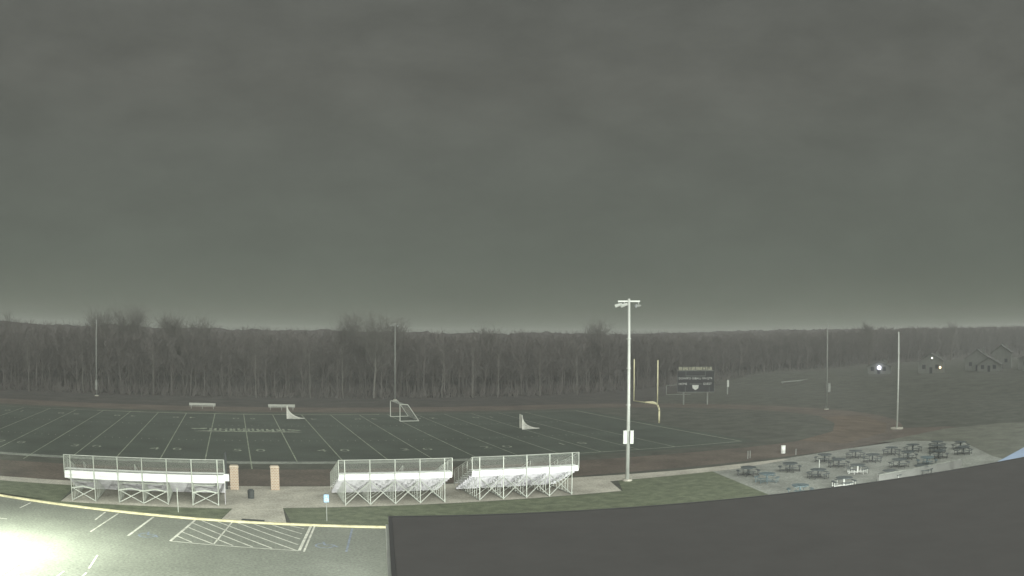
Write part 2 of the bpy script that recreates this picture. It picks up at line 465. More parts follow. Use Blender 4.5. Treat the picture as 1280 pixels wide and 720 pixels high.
# ------------------------------------------------------------------ brick pillars and little things by the gate
def pillar(x, y, label):
    t = empty('brick_pillar', (x, y, 0), 0, label, 'pillar', 'brick gate pillars')
    m = MB(); m.box(-.34, .34, -.34, .34, 0, 1.80); m.build('shaft', M['brick'], t)
    m = MB(); m.hexa([(-.39,-.39,1.80),(.39,-.39,1.80),(.39,.39,1.80),(-.39,.39,1.80),(-.3,-.3,1.93),(.3,-.3,1.93),(.3,.3,1.93),(-.3,.3,1.93)])
    m.build('cap', M['brick_cap'], t)
pillar(-1.68, -14.75, 'orange brick pillar just right of the long left bleacher')
pillar(1.60, -14.85, 'orange brick pillar standing alone right of the plaza opening')
t = empty('gate_post', (-2.35, -14.9, 0), 0, 'dark gate post between the long bleacher and the left brick pillar', 'post')
m = MB(); m.tube((0, 0, 0), (0, 0, 2.9), .11, n=10); m.build('post', M['dark'], t)
m = MB(); m.tube((0, 0, 2.9), (0, 0, 2.98), .14, .05, n=10); m.build('cap', M['dark'], t)
t = empty('litter_bin', (-.45, -18.7, 0), 0, 'short dark litter bin standing in the middle of the plaza', 'bin')
m = MB(); m.tube((0, 0, .03), (0, 0, .62), .24, .27, 12); m.build('body', M['dark'], t)
m = MB(); m.tube((0, 0, .62), (0, 0, .72), .28, .16, 12); m.build('lid', M['dark'], t)
o = MB().prism([(-1.35, -26.35), (.2, -26.7), (.25, -26.2), (-1.25, -25.85)], .022, .034).build('ramp_mat', M['dark'])
tag(o, 'dark tactile mat at the kerb end of the plaza', 'mat')

def sign_post(x, y, label, board, h):
    t = empty('sign_post', (x, y, 0), 0, label, 'sign')
    m = MB(); m.bar((0, 0, 0), (0, 0, h), .055, .055); m.build('post', M['pole_dull'] if board else M['galv'], t)
    if board:
        m = MB(); m.box(-.17, .17, -.055, -.035, h - .52, h); bo = m.build('sign_board', M['sign_blue'], t)
        s = MB(); s.tube((0, -.058, h - .12), (0, -.062, h - .12), .035, n=8)
        for i in range(10):
            a0, a1 = R(100 + i * 26), R(126 + i * 26)
            s.bar((.09 * math.cos(a0), -.06, h - .33 + .09 * math.sin(a0)), (.09 * math.cos(a1), -.06, h - .33 + .09 * math.sin(a1)), .006, .02)
        s.bar((0, -.0605, h - .15), (0, -.0605, h - .28), .006, .03)
        s.bar((0, -.0615, h - .28), (.09, -.0615, h - .28), .006, .03)
        s.bar((.09, -.0625, h - .28), (.12, -.0625, h - .40), .006, .03)
        s.build('wheelchair_symbol', M['white'], bo)
sign_post(4.40, -26.6, 'small blue wheelchair parking sign on a thin post in the grass strip', True, 1.82)
sign_post(-5.75, -24.0, 'bare thin steel sign post in the grass before the long left bleacher', False, 1.75)

# ------------------------------------------------------------------ light poles
def light_pole(x, y, h, r, label, mat, head=True, boxes=None, base=.35, arm=1.15, rz=0):
    t = empty('light_pole', (x, y, 0), rz, label, 'light pole', 'sports field light poles')
    m = MB(); m.tube((0, 0, .02), (0, 0, h), r, r * .62, 14); m.build('pole', mat, t, True)
    m = MB(); m.prism([(base * math.cos(R(a)), base * math.sin(R(a))) for a in range(0, 360, 30)], 0, .16); m.build('footing', M['concrete'], t)
    if head:
        m = MB(); m.bar((-arm, 0, h - .22), (arm, 0, h - .22), .10, .12); ca = m.build('crossarm', mat, t)
        for i, sx in enumerate((-.92, -.42, .85)):
            f_ = MB()
            X = sx * arm
            f_.tube((X, -.02, h - .28), (X, -.12, h - .46), .03, n=6)
            fl = f_.build('bracket', mat, t)
            k_ = MB()
            a = Vector((X - .28, -.05, h - .62)); c = Vector((X + .22, -.30, h - .46))
            if i == 2: a = Vector((X - .18, .30, h - .60)); c = Vector((X + .25, .55, h - .56))
            k_.tube(a, c, .16, .10, 10)
            fx = k_.build('floodlight', mat if i < 2 else M['pole_dull'], t)
            k_ = MB(); d = (a - c).normalized(); k_.tube(a, a + d * .02, .15, .14, 10); k_.build('glass', M['lens'], fx)
    if boxes:
        for (bx, by, w_, d_, z0, z1) in boxes:
            m = MB(); m.box(bx - w_ / 2, bx + w_ / 2, by - d_ / 2, by + d_ / 2, z0, z1)
            m.box(bx - w_ / 2 - .01, bx + w_ / 2 + .01, by - d_ / 2 - .02, by + d_ / 2, z1 + .002, z1 + .03)
            m.build('electrical_box', M['pole'] if mat is M['pole'] else M['pole_dull'], t)
    for z in (h * .28, h * .42, h * .62, h * .78):
        m = MB(); m.tube((-.02, 0, z), (-.02, 0, z + .06), r * 1.22, n=12); m.build('band', mat, t)
    return t
light_pole(30.72, -17.56, 15.5, .17, 'tallest white light pole on the lawn with crossarm and two grey boxes', M['pole'], True,
           [(-.28, -.22, .32, .22, 3.25, 4.35), (.29, -.22, .28, .22, 3.25, 4.35)], base=.42, arm=.95, rz=R(-20))
light_pole(77.91, -3.93, 12.6, .13, 'plain white pole without a head at right beyond the picnic tables', M['pole'], False, None, base=.9)
light_pole(90.82, 25.87, 14.3, .12, 'dull grey pole with a small box beyond the track bend', M['pole_dull'], False, [(.35, -.1, .55, .3, 2.9, 4.4)], base=.4)
light_pole(30.03, 79.0, 15.0, .14, 'grey pole with a short crossarm behind the large soccer goal', M['pole_dull'], True, None, base=.4, arm=.8, rz=R(0))
light_pole(-28.93, 77.9, 14.4, .13, 'faint grey pole at far left against the dark woods', M['pole_dull'], False, [(.0, -.2, .4, .3, 1.2, 3.0)], base=.4)

# ------------------------------------------------------------------ goals, nets, benches
t = empty('goal_post', (55.0, 24.4, 0), 0, 'yellow football goal post with gooseneck behind the tall white pole', 'goal post')
m = MB(); m.tube((0, -3.55, 3.05), (0, 3.55, 3.05), .075, n=10); m.build('crossbar', M['yellow'], t, True)
for s_ in (-3.55, 3.55):
    m = MB(); m.tube((0, s_, 3.05), (0, s_, 9.15), .085, n=8); m.build('upright', M['yellow'], t, True)
m = MB()
pts = [(2.3, 0, 0), (2.3, 0, 1.7), (2.22, 0, 2.2), (2.0, 0, 2.62), (1.65, 0, 2.92), (1.2, 0, 3.05), (0, 0, 3.05)]
m.path(pts, .13, 10); m.build('gooseneck', M['yellow'], t, True)

t = empty('soccer_goal', (22.64, 41.75, 0), 0, 'large white soccer goal with slanted side frames near the far sideline', 'soccer goal')
for s_ in (-3.66, 3.66):
    m = MB(); m.path([(0, s_, .05), (0, s_, 2.5)], .07, 8); m.build('upright', M['goalwhite'], t)
    m = MB(); m.path([(0, s_, 2.46), (1.15, s_, 2.46), (2.8, s_, .08), (0, s_, .05)], .055, 8); m.build('side_frame', M['goalwhite'], t)
m = MB(); m.tube((0, -3.66, 2.48), (0, 3.66, 2.48), .04, n=8); m.build('crossbar', M['pole_dull'], t)
m = MB(); m.tube((2.8, -3.66, .06), (2.8, 3.66, .06), .03, n=8); m.build('ground_bar', M['pole_dull'], t)
m = MB()
for i in range(1, 30):
    y = -3.66 + 7.32 * i / 30
    m.path([(0, y, 2.46), (1.1, y, 2.40), (2.75, y, .1)], .006, 3)
for i in range(12):
    q = i / 12
    m.tube((1.1 + 1.65 * q, -3.6, 2.4 - 2.3 * q), (1.1 + 1.65 * q, 3.6, 2.4 - 2.3 * q), .006, n=3, caps=False)
m.build('net', M['wire'], t)

def lacrosse(x, y, w_, rz, h, tail, label, nn):
    t = empty('lacrosse_goal', (x, y, 0), rz, label, 'lacrosse goal', 'small netted goals left on the turf')
    m = MB(); m.path([(0, -w_/2, .04), (0, -w_/2, h), (0, w_/2, h), (0, w_/2, .04)], .04, 8)
    m.path([(0, -w_/2, .04), (tail, 0, .04), (0, w_/2, .04)], .03, 8); m.build('frame', M['net'], t)
    # net sags in a concave curve from the top bar down to the tail; mesh of real cords
    m = MB()
    def P(u, v):   # u 0..1 along width, v 0..1 top->tail
        yy = (u - .5) * w_
        xx = tail * (.10 * v + .90 * v ** 2.1) ; zz = h * (1 - v) ** 1.55
        return (xx, yy * (1 - .92 * v ** 1.6), max(.05, zz))
    for i in range(nn + 1):
        m.path([P(i / nn, j / 9) for j in range(10)], .034, 3)
    for j in range(0, 19):
        m.path([P(i / 8, j / 18) for i in range(9)], .03, 3)
    for s_ in (0, 1):   # side cords down to the ground bar
        for j in range(1, 20):
            a = P(s_, j / 20); m.tube(a, (a[0], a[1], .04), .034, n=3, caps=False)
        for q in range(1, 9):
            zz = h * q / 9
            v = 1 - (q / 9) ** (1 / 1.55)
            m.tube((0, (s_ - .5) * w_, zz), P(s_, v), .03, n=3, caps=False)
    m.build('net', M['net'], t)
lacrosse(36.5, 25.1, 2.0, R(-10), 1.9, 2.5, 'pale netted goal alone on the turf, right of the soccer goal', 18)
lacrosse(6.5, 43.2, 1.7, R(-6), 1.85, 2.6, 'pale netted goal in front of the right white bench', 18)

def bench(x, y, label):
    t = empty('team_bench', (x, y, 0), 0, label, 'bench', 'white team benches beyond the far sideline')
    m = MB(); m.box(-2.25, 2.25, -.30, .0, .42, .46); m.build('seat', M['bench'], t)
    m = MB(); m.box(-2.25, 2.25, .06, .10, .55, .95); m.build('backrest', M['bench'], t)
    for X in (-1.9, 0, 1.9):
        m = MB(); m.bar((X, -.25, .02), (X, .15, .02), .06, .05); m.bar((X, -.15, .03), (X, -.15, .42), .05, .05); m.bar((X, .08, .03), (X, .08, .55), .05, .05)
        m.build('leg', M['galv'], t)
bench(-6.9, 57.3, 'white team bench at left beyond the far sideline')
bench(6.5, 57.0, 'white team bench at right, partly behind the small netted goal')

# ------------------------------------------------------------------ scoreboard
cx, cy = 78.9, 49.3
ang = math.atan2(47.5 - 51.1, 81.8 - 76.0)
t = empty('scoreboard', (cx, cy, 0), ang, 'black scoreboard with white labels and cream header beyond the end zone', 'scoreboard')
m = MB(); m.box(-3.42, 3.42, -.15, .15, 2.35, 6.25); face = m.build('panel', M['board'], t)
m = MB(); y_ = -.17
for a, c in [((-3.4, 6.25), (3.4, 6.25)), ((-3.4, 2.38), (3.4, 2.38)), ((-3.4, 2.38), (-3.4, 6.25)), ((3.4, 2.38), (3.4, 6.25)),
             ((-1.8, 5.3), (1.75, 5.3)), ((-1.8, 5.3), (-1.8, 6.2)), ((1.75, 5.3), (1.75, 6.2)), ((-1.1, 3.85), (1.1, 3.85)),
             ((-1.9, 2.4), (-1.9, 3.4)), ((2.5, 2.4), (2.5, 3.4))]:
    m.bar((a[0], y_, a[1]), (c[0], y_, c[1]), .035, .06)
m.build('trim', M['pole_dull'], face)
for (s_, X, z, sz) in (('DOWN', -2.25, 4.85, .52), ('TO GO', -.75, 4.85, .52), ('BALL ON', .92, 4.85, .50), ('QTR', 2.55, 4.85, .52),
                       ('HOME', -2.35, 3.85, .55), ('GUEST', 2.15, 3.85, .55)):
    text_mesh('lettering', s_, sz, (X, -.175, z), (R(90), 0, 0), M['letter'], face, .02)
m = MB()   # header: row of cream letters, unreadable at this distance
x = -3.1; rr = random.Random(3)
while x < 3.05:
    ww = rr.uniform(.2, .3); 
    m.box(x, x + .09, -.12, -.06, 6.42, 6.88); m.box(x + ww - .08, x + ww, -.12, -.06, 6.42, 6.88)
    zc = 6.42 + rr.choice((0, .18, .36)); m.box(x + .092, x + ww - .082, -.12, -.06, zc, zc + .1)
    x += ww + rr.choice((.07, .07, .07, .2))
m.build('header_lettering', M['header'], t)
m = MB(); m.box(-3.15, 3.15, -.05, .05, 6.36, 6.40); m.box(-3.15, 3.15, .0, .05, 6.92, 6.96); m.build('header_frame', M['pole_dull'], t)
m = MB()
m.v = [(-.62, -.165, 3.65), (.55, -.165, 3.65), (.5, -.165, 3.1), (-.03, -.165, 2.72), (-.55, -.165, 3.1)]; m.v += [(a, -.20, c) for a, _, c in m.v]
m.f = [(0, 1, 2, 3, 4), (9, 8, 7, 6, 5)] + [(i, (i + 1) % 5, 5 + (i + 1) % 5, 5 + i) for i in range(5)]
m.build('white_shield', M['letter'], face)
for X in (-2.2, 2.2):
    m = MB(); m.tube((X, .3, 0), (X, .3, 6.5), .14, n=8); m.build('support_post', M['pole_dull'], t)
# practice frame beside it
t = empty('practice_goal', (89.5, 76, 0), ang, 'faint goal frame on the grass just left of the scoreboard', 'goal frame')
m = MB(); m.path([(-1.3, 0, .05), (-1.3, 0, 2.0), (3.4, 0, 2.25)], .07, 6); m.build('frame', M['pole_dull'], t)
m = MB(); m.path([(-1.3, 0, .06), (4.0, 0, .06)], .05, 6); m.build('ground_bar', M['pole_dull'], t)
t = empty('banner_post', (100.0, 70.0, 0), 0, 'short pale post on the grass right of the scoreboard', 'post')
m = MB(); m.tube((0, 0, 0), (0, 0, 3.0), .14, n=8); m.build('post', M['pole_dull'], t)
m = MB(); m.box(-.2, .26, -.16, -.12, 1.6, 3.05); m.build('panel', M['pole'], t)
t = empty('low_barrier', (135, 88, 0), R(5), 'low pale barrier on the grass at right before the dark woods', 'barrier')
m = MB(); m.bar((-6.5, 0, .9), (6.5, 0, 1.2), .1, .25); m.build('rail', M['pole_dull'], t)
for X in (-6, -2, 2, 6):
    m = MB(); m.tube((X, 0, 0), (X, 0, 1.0), .07, n=6); m.build('post', M['pole_dull'], t)
# white box and stubs by the track
t = empty('barrel', (52.4, -11.4, 0), 0, 'small white barrel standing on the track by the patio corner', 'barrel')
m = MB(); m.tube((0, 0, .02), (0, 0, .82), .24, .24, 12); m.build('body', M['white'], t, True)
for z in (.04, .4, .80):
    m = MB(); m.tube((0, 0, z), (0, 0, z + .04), .255, n=12); m.build('hoop', M['white'], t)
for i, (x, y, h) in enumerate([(47.1, -12.3, .75), (47.6, -12.0, .7), (52.8, -13.1, .55)]):
    t = empty('marker_post', (x, y, 0), 0, ['left short stub post of a pair on the track edge', 'right short stub post of a pair on the track edge', 'short stub post below the white barrel'][i], 'post')
    m = MB(); m.tube((0, 0, 0), (0, 0, h), .05, n=6); m.build('post', M['pole_dull'], t)
    m = MB(); m.tube((0, 0, h), (0, 0, h + .05), .07, n=6); m.build('cap', M['pole_dull'], t)

# ------------------------------------------------------------------ picnic tables
def table(mat_top, mat_leg):
    t = empty('picnic_table', (0, 0, 0))
    m = MB(); m.prism([(.74 * math.cos(R(a + 22.5)), .74 * math.sin(R(a + 22.5))) for a in range(0, 360, 45)], .72, .765); m.build('tabletop', mat_top, t)
    m = MB(); m.tube((0, 0, .0), (0, 0, .715), .08, n=8)
    m.build('pedestal', mat_leg, t)
    for q in range(4):
        a0 = R(45 + q * 90)
        m = MB()
        inner, outer = [], []
        for i in range(6):
            a = a0 + R(-30 + 12 * i)
            inner.append((.84 * math.cos(a), .84 * math.sin(a))); outer.append((1.10 * math.cos(a), 1.10 * math.sin(a)))
        for i in range(5):
            m.prism([inner[i], outer[i], outer[i + 1], inner[i + 1]], .43, .465)
        s_ = m.build('seat', mat_top, t)
        m = MB()
        for a in (a0 - .32, a0 + .32):
            c, s2 = math.cos(a), math.sin(a)
            m.path([(.06 * c, .06 * s2, .10), (.97 * c, .97 * s2, .10), (.97 * c, .97 * s2, .43)], .022, 6)
            m.tube((.97 * c, .97 * s2, .0), (.97 * c, .97 * s2, .10), .035, n=6)
        m.build('leg', mat_leg, t)
    return t
kinds = {'dark': table(M['navy'], M['dark']), 'teal': table(M['teal'], M['teal']), 'white': table(M['navy'], M['white'])}  # white variant: lamplight on the legs put into their colour
used = set()
TB = [
 (41.2,-20.7,'dark','dark picnic table nearest the pale path, leftmost on the patio'),
 (40.4,-24.6,'teal','bluish picnic table just below and right of the leftmost dark one'),
 (45.6,-21.2,'dark','dark picnic table straight below the white barrel'),
 (45.2,-25.8,'dark','dark picnic table right beside the thin stub pole'),
 (39.1,-30.8,'teal','blue picnic table nearest the black roof edge, leftmost there'),
 (44.1,-30.5,'white','lit-look white legged picnic table nearest the black roof edge, closest to the camera'),
 (51.8,-19.0,'dark','dark picnic table closest to the track, right of the one below the barrel'),
 (50.7,-22.4,'dark','dark picnic table directly above the middle lit-look white legged one'),
 (49.6,-26.3,'white','lit-look white legged picnic table in the middle of the patio'),
 (55.8,-19.3,'dark','dark picnic table by the track edge, left of the plain white pole'),
 (55.2,-22.5,'dark','dark picnic table in mid patio just below the one at the track edge'),
 (60.1,-20.4,'dark','dark picnic table directly below the foot of the plain white pole'),
 (54.7,-26.8,'dark','dark picnic table right of the middle lit-look white legged table, in open concrete'),
 (49.3,-30.9,'white','lit-look white legged picnic table behind the low wall'),
 (59.0,-23.9,'dark','dark picnic table in the dense right cluster, on its left side'),
 (63.3,-20.6,'dark','dark picnic table in the dense right cluster, at its far left corner'),
 (57.5,-28.0,'teal','bluish picnic table at the near side of the dense right cluster'),
 (53.2,-31.2,'dark','dark picnic table by the low wall, right of the lit-look white legged one'),
 (64.6,-23.2,'dark','dark picnic table in the centre of the dense right cluster'),
 (61.6,-26.0,'dark','dark picnic table below the centre of the dense right cluster'),
 (66.8,-21.2,'dark','dark picnic table in the dense right cluster, farthest from the camera'),
 (68.2,-23.6,'dark','dark picnic table at the far right end of the cluster'),
 (65.3,-26.4,'dark','dark picnic table at the right end of the cluster, nearer than its neighbour'),
]
rt = random.Random(8)
for x, y, kd, lb in TB:
    src = kinds[kd]
    o = src if kd not in used else copy_tree(src)
    used.add(kd)
    o.location = (x, y, .014); o.rotation_euler.z = rt.uniform(0, 1.5)
    tag(o, lb, 'picnic table', 'picnic tables on the patio')
t = empty('umbrella_pole', (46.3, -24.6, 0), 0, 'thin upright pole standing among the picnic tables at the patio left', 'pole')
m = MB(); m.tube((0, 0, 0), (0, 0, 1.35), .035, n=8); m.build('pole', M['pole'], t)
m = MB(); m.tube((0, 0, 0), (0, 0, .12), .22, .18, 10); m.build('base', M['dark'], t)
t = empty('low_wall', (0, 0, 0), 0, 'low pale wall at the near edge of the patio by the black roof', 'wall')
m = MB()
m.hexa([(47.0,-31.8,0),(58.5,-31.8,0),(58.5,-31.55,0),(47.0,-31.55,0),(47.0,-31.8,.75),(58.5,-31.8,.75),(58.5,-31.55,.75),(47.0,-31.55,.75)])
m.build('wall_face', M['wallpaint'], t)
m = MB(); m.box(46.95, 58.55, -31.85, -31.5, .752, .80); m.build('coping', M['patio'], t)

# blue canopy beyond the roof's right end, with its lit tip
t = empty('canopy', (52, -46, 0), 0, 'light blue canopy roof showing at the right edge above the black roof', 'canopy')
m = MB()
P4 = [(46.2, -45.3, 3.2), (56.6, -41.7, 3.2), (57.5, -48.0, 3.2), (47.2, -49.5, 3.2)]
P4 = [(a - 52, b2 + 46, z) for a, b2, z in P4]
m.hexa([(a, b2, z - .12) for a, b2, z in P4] + P4); m.build('roof', M['awning'], t)
for a, b2, z in P4:
    m = MB(); m.tube((a * .93, b2 * .93, 0), (a * .93, b2 * .93, 3.08), .06, n=8); m.build('post', M['pole'], t)
m = MB(); m.tube((-6.0, .7, 3.02), (-5.7, .7, 3.02), .09, n=10); m.build('corner_lamp', M['lamp_white'], t)

# ------------------------------------------------------------------ near building with flat roof (below the camera)
t = empty('low_building', (0, 0, 0), 0, 'near building with a large flat black roof filling the lower right', 'building')
c0 = Vector((3.64, -52.61)); d = Vector((29.64, -3.99)).normalized(); s_ = Vector((-.178, -.984)).normalized()
def Q(a, b2): v = c0 + d * a + s_ * b2; return (v.x, v.y)
def slab(mb, a0, a1, b0, b1, z0, z1): return mb.prism([Q(a0, b1), Q(a1, b1), Q(a1, b0), Q(a0, b0)], z0, z1)
m = MB(); slab(m, 0.12, 60, 0.12, 36, 5.82, 5.98); m.build('roof', M['roofing'], t)
m = MB(); slab(m, 0, 60, -.02, .117, 5.78, 6.0); slab(m, 0, .117, .12, 36, 5.78, 6.0); m.build('roof_edge', M['trimmetal'], t)
m = MB(); slab(m, .35, 59.6, .35, 35.6, 0, 5.80); m.build('wall', M['wallpaint'], t)
m = MB(); a = Q(.22, 1.6); m.tube((a[0], a[1], 0), (a[0], a[1], 5.7), .05, n=8); m.build('downpipe', M['pole'], t)
a, b2 = Q(-.03, .1), Q(-.03, 36)
m = MB(); m.bar((a[0], a[1], 5.66), (b2[0], b2[1], 5.66), .12, .12); m.build('gutter', M['pole'], t)

# ------------------------------------------------------------------ trees
def grow(rng, h, spread, lim, twigs, base_frac=.25, trunk_r=.16, fork=False, fine=2):
    """segments of a bare tree: trunk list, crown list (p0, p1, r0, r1)"""
    T, C = [], []
    p = Vector((0, 0, 0)); r = trunk_r; lean = Vector((rng.uniform(-.05, .05), rng.uniform(-.05, .05), 1))
    spine = [p]
    n = 7
    for i in range(n):
        q = p + (lean + Vector((rng.uniform(-.08, .08), rng.uniform(-.08, .08), 0))) * (h * .72 / n)
        r2 = trunk_r * (1 - .8 * (i + 1) / n)
        T.append((p, q, r, r2)); p, r = q, r2; spine.append(p)
    for i in range(lim):
        f = base_frac + (1 - base_frac) * (i + rng.random() * .6) / lim
        z = f * (len(spine) - 1); k = min(int(z), len(spine) - 2); o = spine[k].lerp(spine[k + 1], z - k)
        az = rng.uniform(0, 2 * math.pi); el = rng.uniform(.55, 1.25)
        L = spread * (1.12 - .55 * f) * rng.uniform(.7, 1.15)
        dv = Vector((math.cos(az) * math.cos(el), math.sin(az) * math.cos(el), math.sin(el)))
        pts = [o]; q = o
        rr = trunk_r * .42 * (1 - .5 * f)
        for j in range(3):
            dv = (dv + Vector((rng.uniform(-.2, .2), rng.uniform(-.2, .2), rng.uniform(-.02, .25)))).normalized()
            q2 = q + dv * (L / 3); r2 = rr * .62
            C.append((q, q2, rr, r2)); q, rr = q2, r2; pts.append(q)
        for j in range(twigs):
            u = rng.uniform(.25, 1) * 3; k = min(int(u), 2); q = pts[k].lerp(pts[k + 1], u - k)
            tv = (dv * .5 + Vector((rng.gauss(0, .6), rng.gauss(0, .6), rng.gauss(.45, .5)))).normalized()
            tl = rng.uniform(.8, 2.0) * spread / 5
            e = q + tv * tl; C.append((q, e, .028, .018))
            for m_ in range(fine):
                w_ = q.lerp(e, rng.uniform(.3, 1)); tv2 = (tv + Vector((rng.gauss(0, .6), rng.gauss(0, .6), rng.gauss(.1, .5)))).normalized()
                C.append((w_, w_ + tv2 * tl * .6, .018, .010))
    return T, C
def seg_arrays(segs, scale_r=1.0):
    V = np.zeros((len(segs) * 6, 3)); F = np.zeros((len(segs) * 3, 4), dtype=np.int64)
    for i, (a, b_, r0, r1) in enumerate(segs):
        d_ = (b_ - a); d_ = d_.normalized() if d_.length > 1e-6 else Vector((0, 0, 1))
        u = d_.cross(Vector((.3, .9, .1))).normalized(); w_ = d_.cross(u)
        for k, (c, r) in enumerate(((a, r0), (b_, r1))):
            for j in range(3):
                th = 2.0944 * j
                q = c + (u * math.cos(th) + w_ * math.sin(th)) * (r * scale_r)
                V[i * 6 + k * 3 + j] = q
        for j in range(3):
            jj = (j + 1) % 3; F[i * 3 + j] = (i * 6 + j, i * 6 + jj, i * 6 + 3 + jj, i * 6 + 3 + j)
    return V, F
def np_mesh(name, V, F, mat, parent=None):
    me = bpy.data.meshes.new(name)
    me.vertices.add(len(V)); me.vertices.foreach_set('co', V.astype(np.float32).ravel())
    me.loops.add(F.size); me.loops.foreach_set('vertex_index', F.astype(np.int32).ravel())
    me.polygons.add(len(F)); me.polygons.foreach_set('loop_start', np.arange(0, F.size, 4, dtype=np.int32))
    me.update(calc_edges=True); me.validate()
    o = bpy.data.objects.new(name, me); col.objects.link(o); me.materials.append(mat)
    if parent: o.parent = parent
    return o

rng = random.Random(21)
def bare_tree(x, y, h, spread, label, lim=26, twigs=14, pale=False, trunk_r=.26, bf=.35, fine=2, group='tall trees rising above the woods'):
    t = empty('bare_tree', (x, y, 0), 0, label, 'tree', group)
    T, C = grow(rng, h, spread, lim, twigs, bf, trunk_r, fine=fine)
    V, F = seg_arrays(T, 1.0); np_mesh('trunk', V, F, M['bark_pale'] if pale else M['bark'], t)
    V, F = seg_arrays(C, .48); np_mesh('crown', V, F, M['bark_pale'] if pale else M['twig'], t)
    return t
bare_tree(-57.5, 92, 16.9, 6.0, 'bare tree crown cut off by the left edge above the woods', 30, 16)
bare_tree(-51.8, 94, 17.3, 6.0, 'sparse tall bare tree near the left edge above the woods', 28, 14)
bare_tree(-31.0, 94, 16.3, 8.0, 'broad bare tree crown above the woods, behind the faint far left pole', 46, 30)
bare_tree(-24.0, 96, 16.7, 9.0, 'broad bare tree crown right of the faint far left pole', 50, 32)
bare_tree(-14.6, 93, 16.5, 7.5, 'wide dark bare tree crown above the woods, over the left bench', 46, 36)
bare_tree(-8.6, 95, 16.0, 6.5, 'low dark bare tree crown just right of the wide one over the left bench', 38, 30)
bare_tree(5.5, 97, 15.3, 5.0, 'small faint bare tree tip above the woods over the right bench', 26, 14)
bare_tree(23.0, 93, 16.6, 8.0, 'bare tree crown above the woods, left of the pole behind the soccer goal', 44, 28)
bare_tree(26.8, 84.5, 17.3, 7.5, 'tall forked pale bare tree behind the soccer goal pole', 40, 30, pale=True, trunk_r=.34)
bare_tree(34.0, 94, 16.9, 7.0, 'tall bare tree crown just right of the pole behind the soccer goal', 42, 28)
bare_tree(54.5, 96, 15.5, 6.5, 'low bare tree crown above the woods over the gap between goals', 32, 20)
bare_tree(82.5, 100, 16.1, 8.0, 'broad faint bare tree crown just left of the tallest light pole', 44, 26)
bare_tree(172.5, 100, 18.4, 5.0, 'small round bare tree crown above the plain white pole at right', 34, 30)
bare_tree(246, 128, 18.9, 6.5, 'bare tree crown near the right edge above the houses', 30, 20)
# pale trunks standing out along the front of the woods
for i, (x, y, h) in enumerate([(-45, 84, 14), (-33, 85, 14), (-18, 84.5, 13.5), (3, 84, 14), (14, 85, 13), (20.5, 84, 14.5), (41, 85, 13.5),
                               (47, 83, 14), (52.5, 83.5, 12.5), (62, 84, 14), (71, 85, 13)]):
    lb = ['pale trunk at the far left front of the woods', 'pale trunk just left of the far left pole foot', 'slim pale trunk left of the left white bench',
          'slim pale trunk above the gap between the white benches', 'pale trunk right of the right white bench', 'spreading pale tree left of the soccer goal pole',
          'pale trunk just right of the soccer goal', 'leaning pale trunk midway between soccer goal and netted goal',
          'short pale trunk beside the leaning one', 'pale trunk above the netted goal', 'pale trunk left of the tallest light pole'][i]
    bare_tree(x, y, h, 4.5, lb, 14, 5, pale=True, trunk_r=.15, bf=.2, fine=1, group='pale trunks along the front of the woods')

# the woodland behind as one mass
tmpl = []
for s in range(6):
    T, C = grow(rng, rng.uniform(14.2, 15.6), 4.6, 19, 9, .2, .14, fine=2)
    V, F = seg_arrays(T + C, 1.25); tmpl.append((V, F))
front = [(-135, 96), (-60, 84), (0, 86), (60, 86), (84, 94), (110, 108), (140, 118), (175, 122), (235, 150), (330, 172), (420, 160), (520, 90)]
def along(s):
    tot = 0
    for a, b_ in zip(front[:-1], front[1:]):
        L = math.dist(a, b_)
        if s <= tot + L:
            f_ = (s - tot) / L; return a[0] + (b_[0] - a[0]) * f_, a[1] + (b_[1] - a[1]) * f_, (b_[0]-a[0]) / L, (b_[1]-a[1]) / L
        tot += L
    return None
TOT = sum(math.dist(a, b_) for a, b_ in zip(front[:-1], front[1:]))
Vs, Fs = [], []; off = 0
for row in range(5):
    s = rng.uniform(0, 2)
    while s < TOT:
        a = along(s)
        if a:
            x = a[0] - a[3] * (row * 4 + rng.uniform(0, 3)); y = a[1] + a[2] * (row * 4 + rng.uniform(0, 3))
            V, F = tmpl[rng.randrange(6)]
            th = rng.uniform(0, 6.28); sc = rng.uniform(.91, .985) * (1 + .15 * min(1, max(0, (x - 135) / 110))) * (1.0 + .012 * row)
            c, sn = math.cos(th), math.sin(th)
            W2 = V @ np.array([[c, sn, 0], [-sn, c, 0], [0, 0, 1]]) * np.array([1.05, 1.05, sc]) + np.array([x, y, 0])
            Vs.append(W2); Fs.append(F + off); off += len(V)
        s += rng.uniform(2.6, 4.6)
o = np_mesh('woodland', np.concatenate(Vs), np.concatenate(Fs), M['woods'])
tag(o, 'bare winter woodland forming a dark band behind the field', 'woods', kind='stuff')
# brush at the foot of the woods
Vs, Fs = [], []; off = 0
segs = []
for s in np.arange(0, TOT, .22):
    a = along(float(s))
    if not a: continue
    x = a[0] - a[3] * rng.uniform(-2.5, 6); y = a[1] + a[2] * rng.uniform(-2.5, 6)
    for j in range(3):
        q = Vector((x + rng.uniform(-.3, .3), y + rng.uniform(-.3, .3), 0))
        segs.append((q, q + Vector((rng.gauss(0, .7), rng.gauss(0, .7), rng.uniform(.8, 3.2))), .05, .02))
V, F = seg_arrays(segs, 1.6)
o = np_mesh('undergrowth', V, F, M['woods']); tag(o, 'brown brush along the foot of the woods', 'brush', kind='stuff')
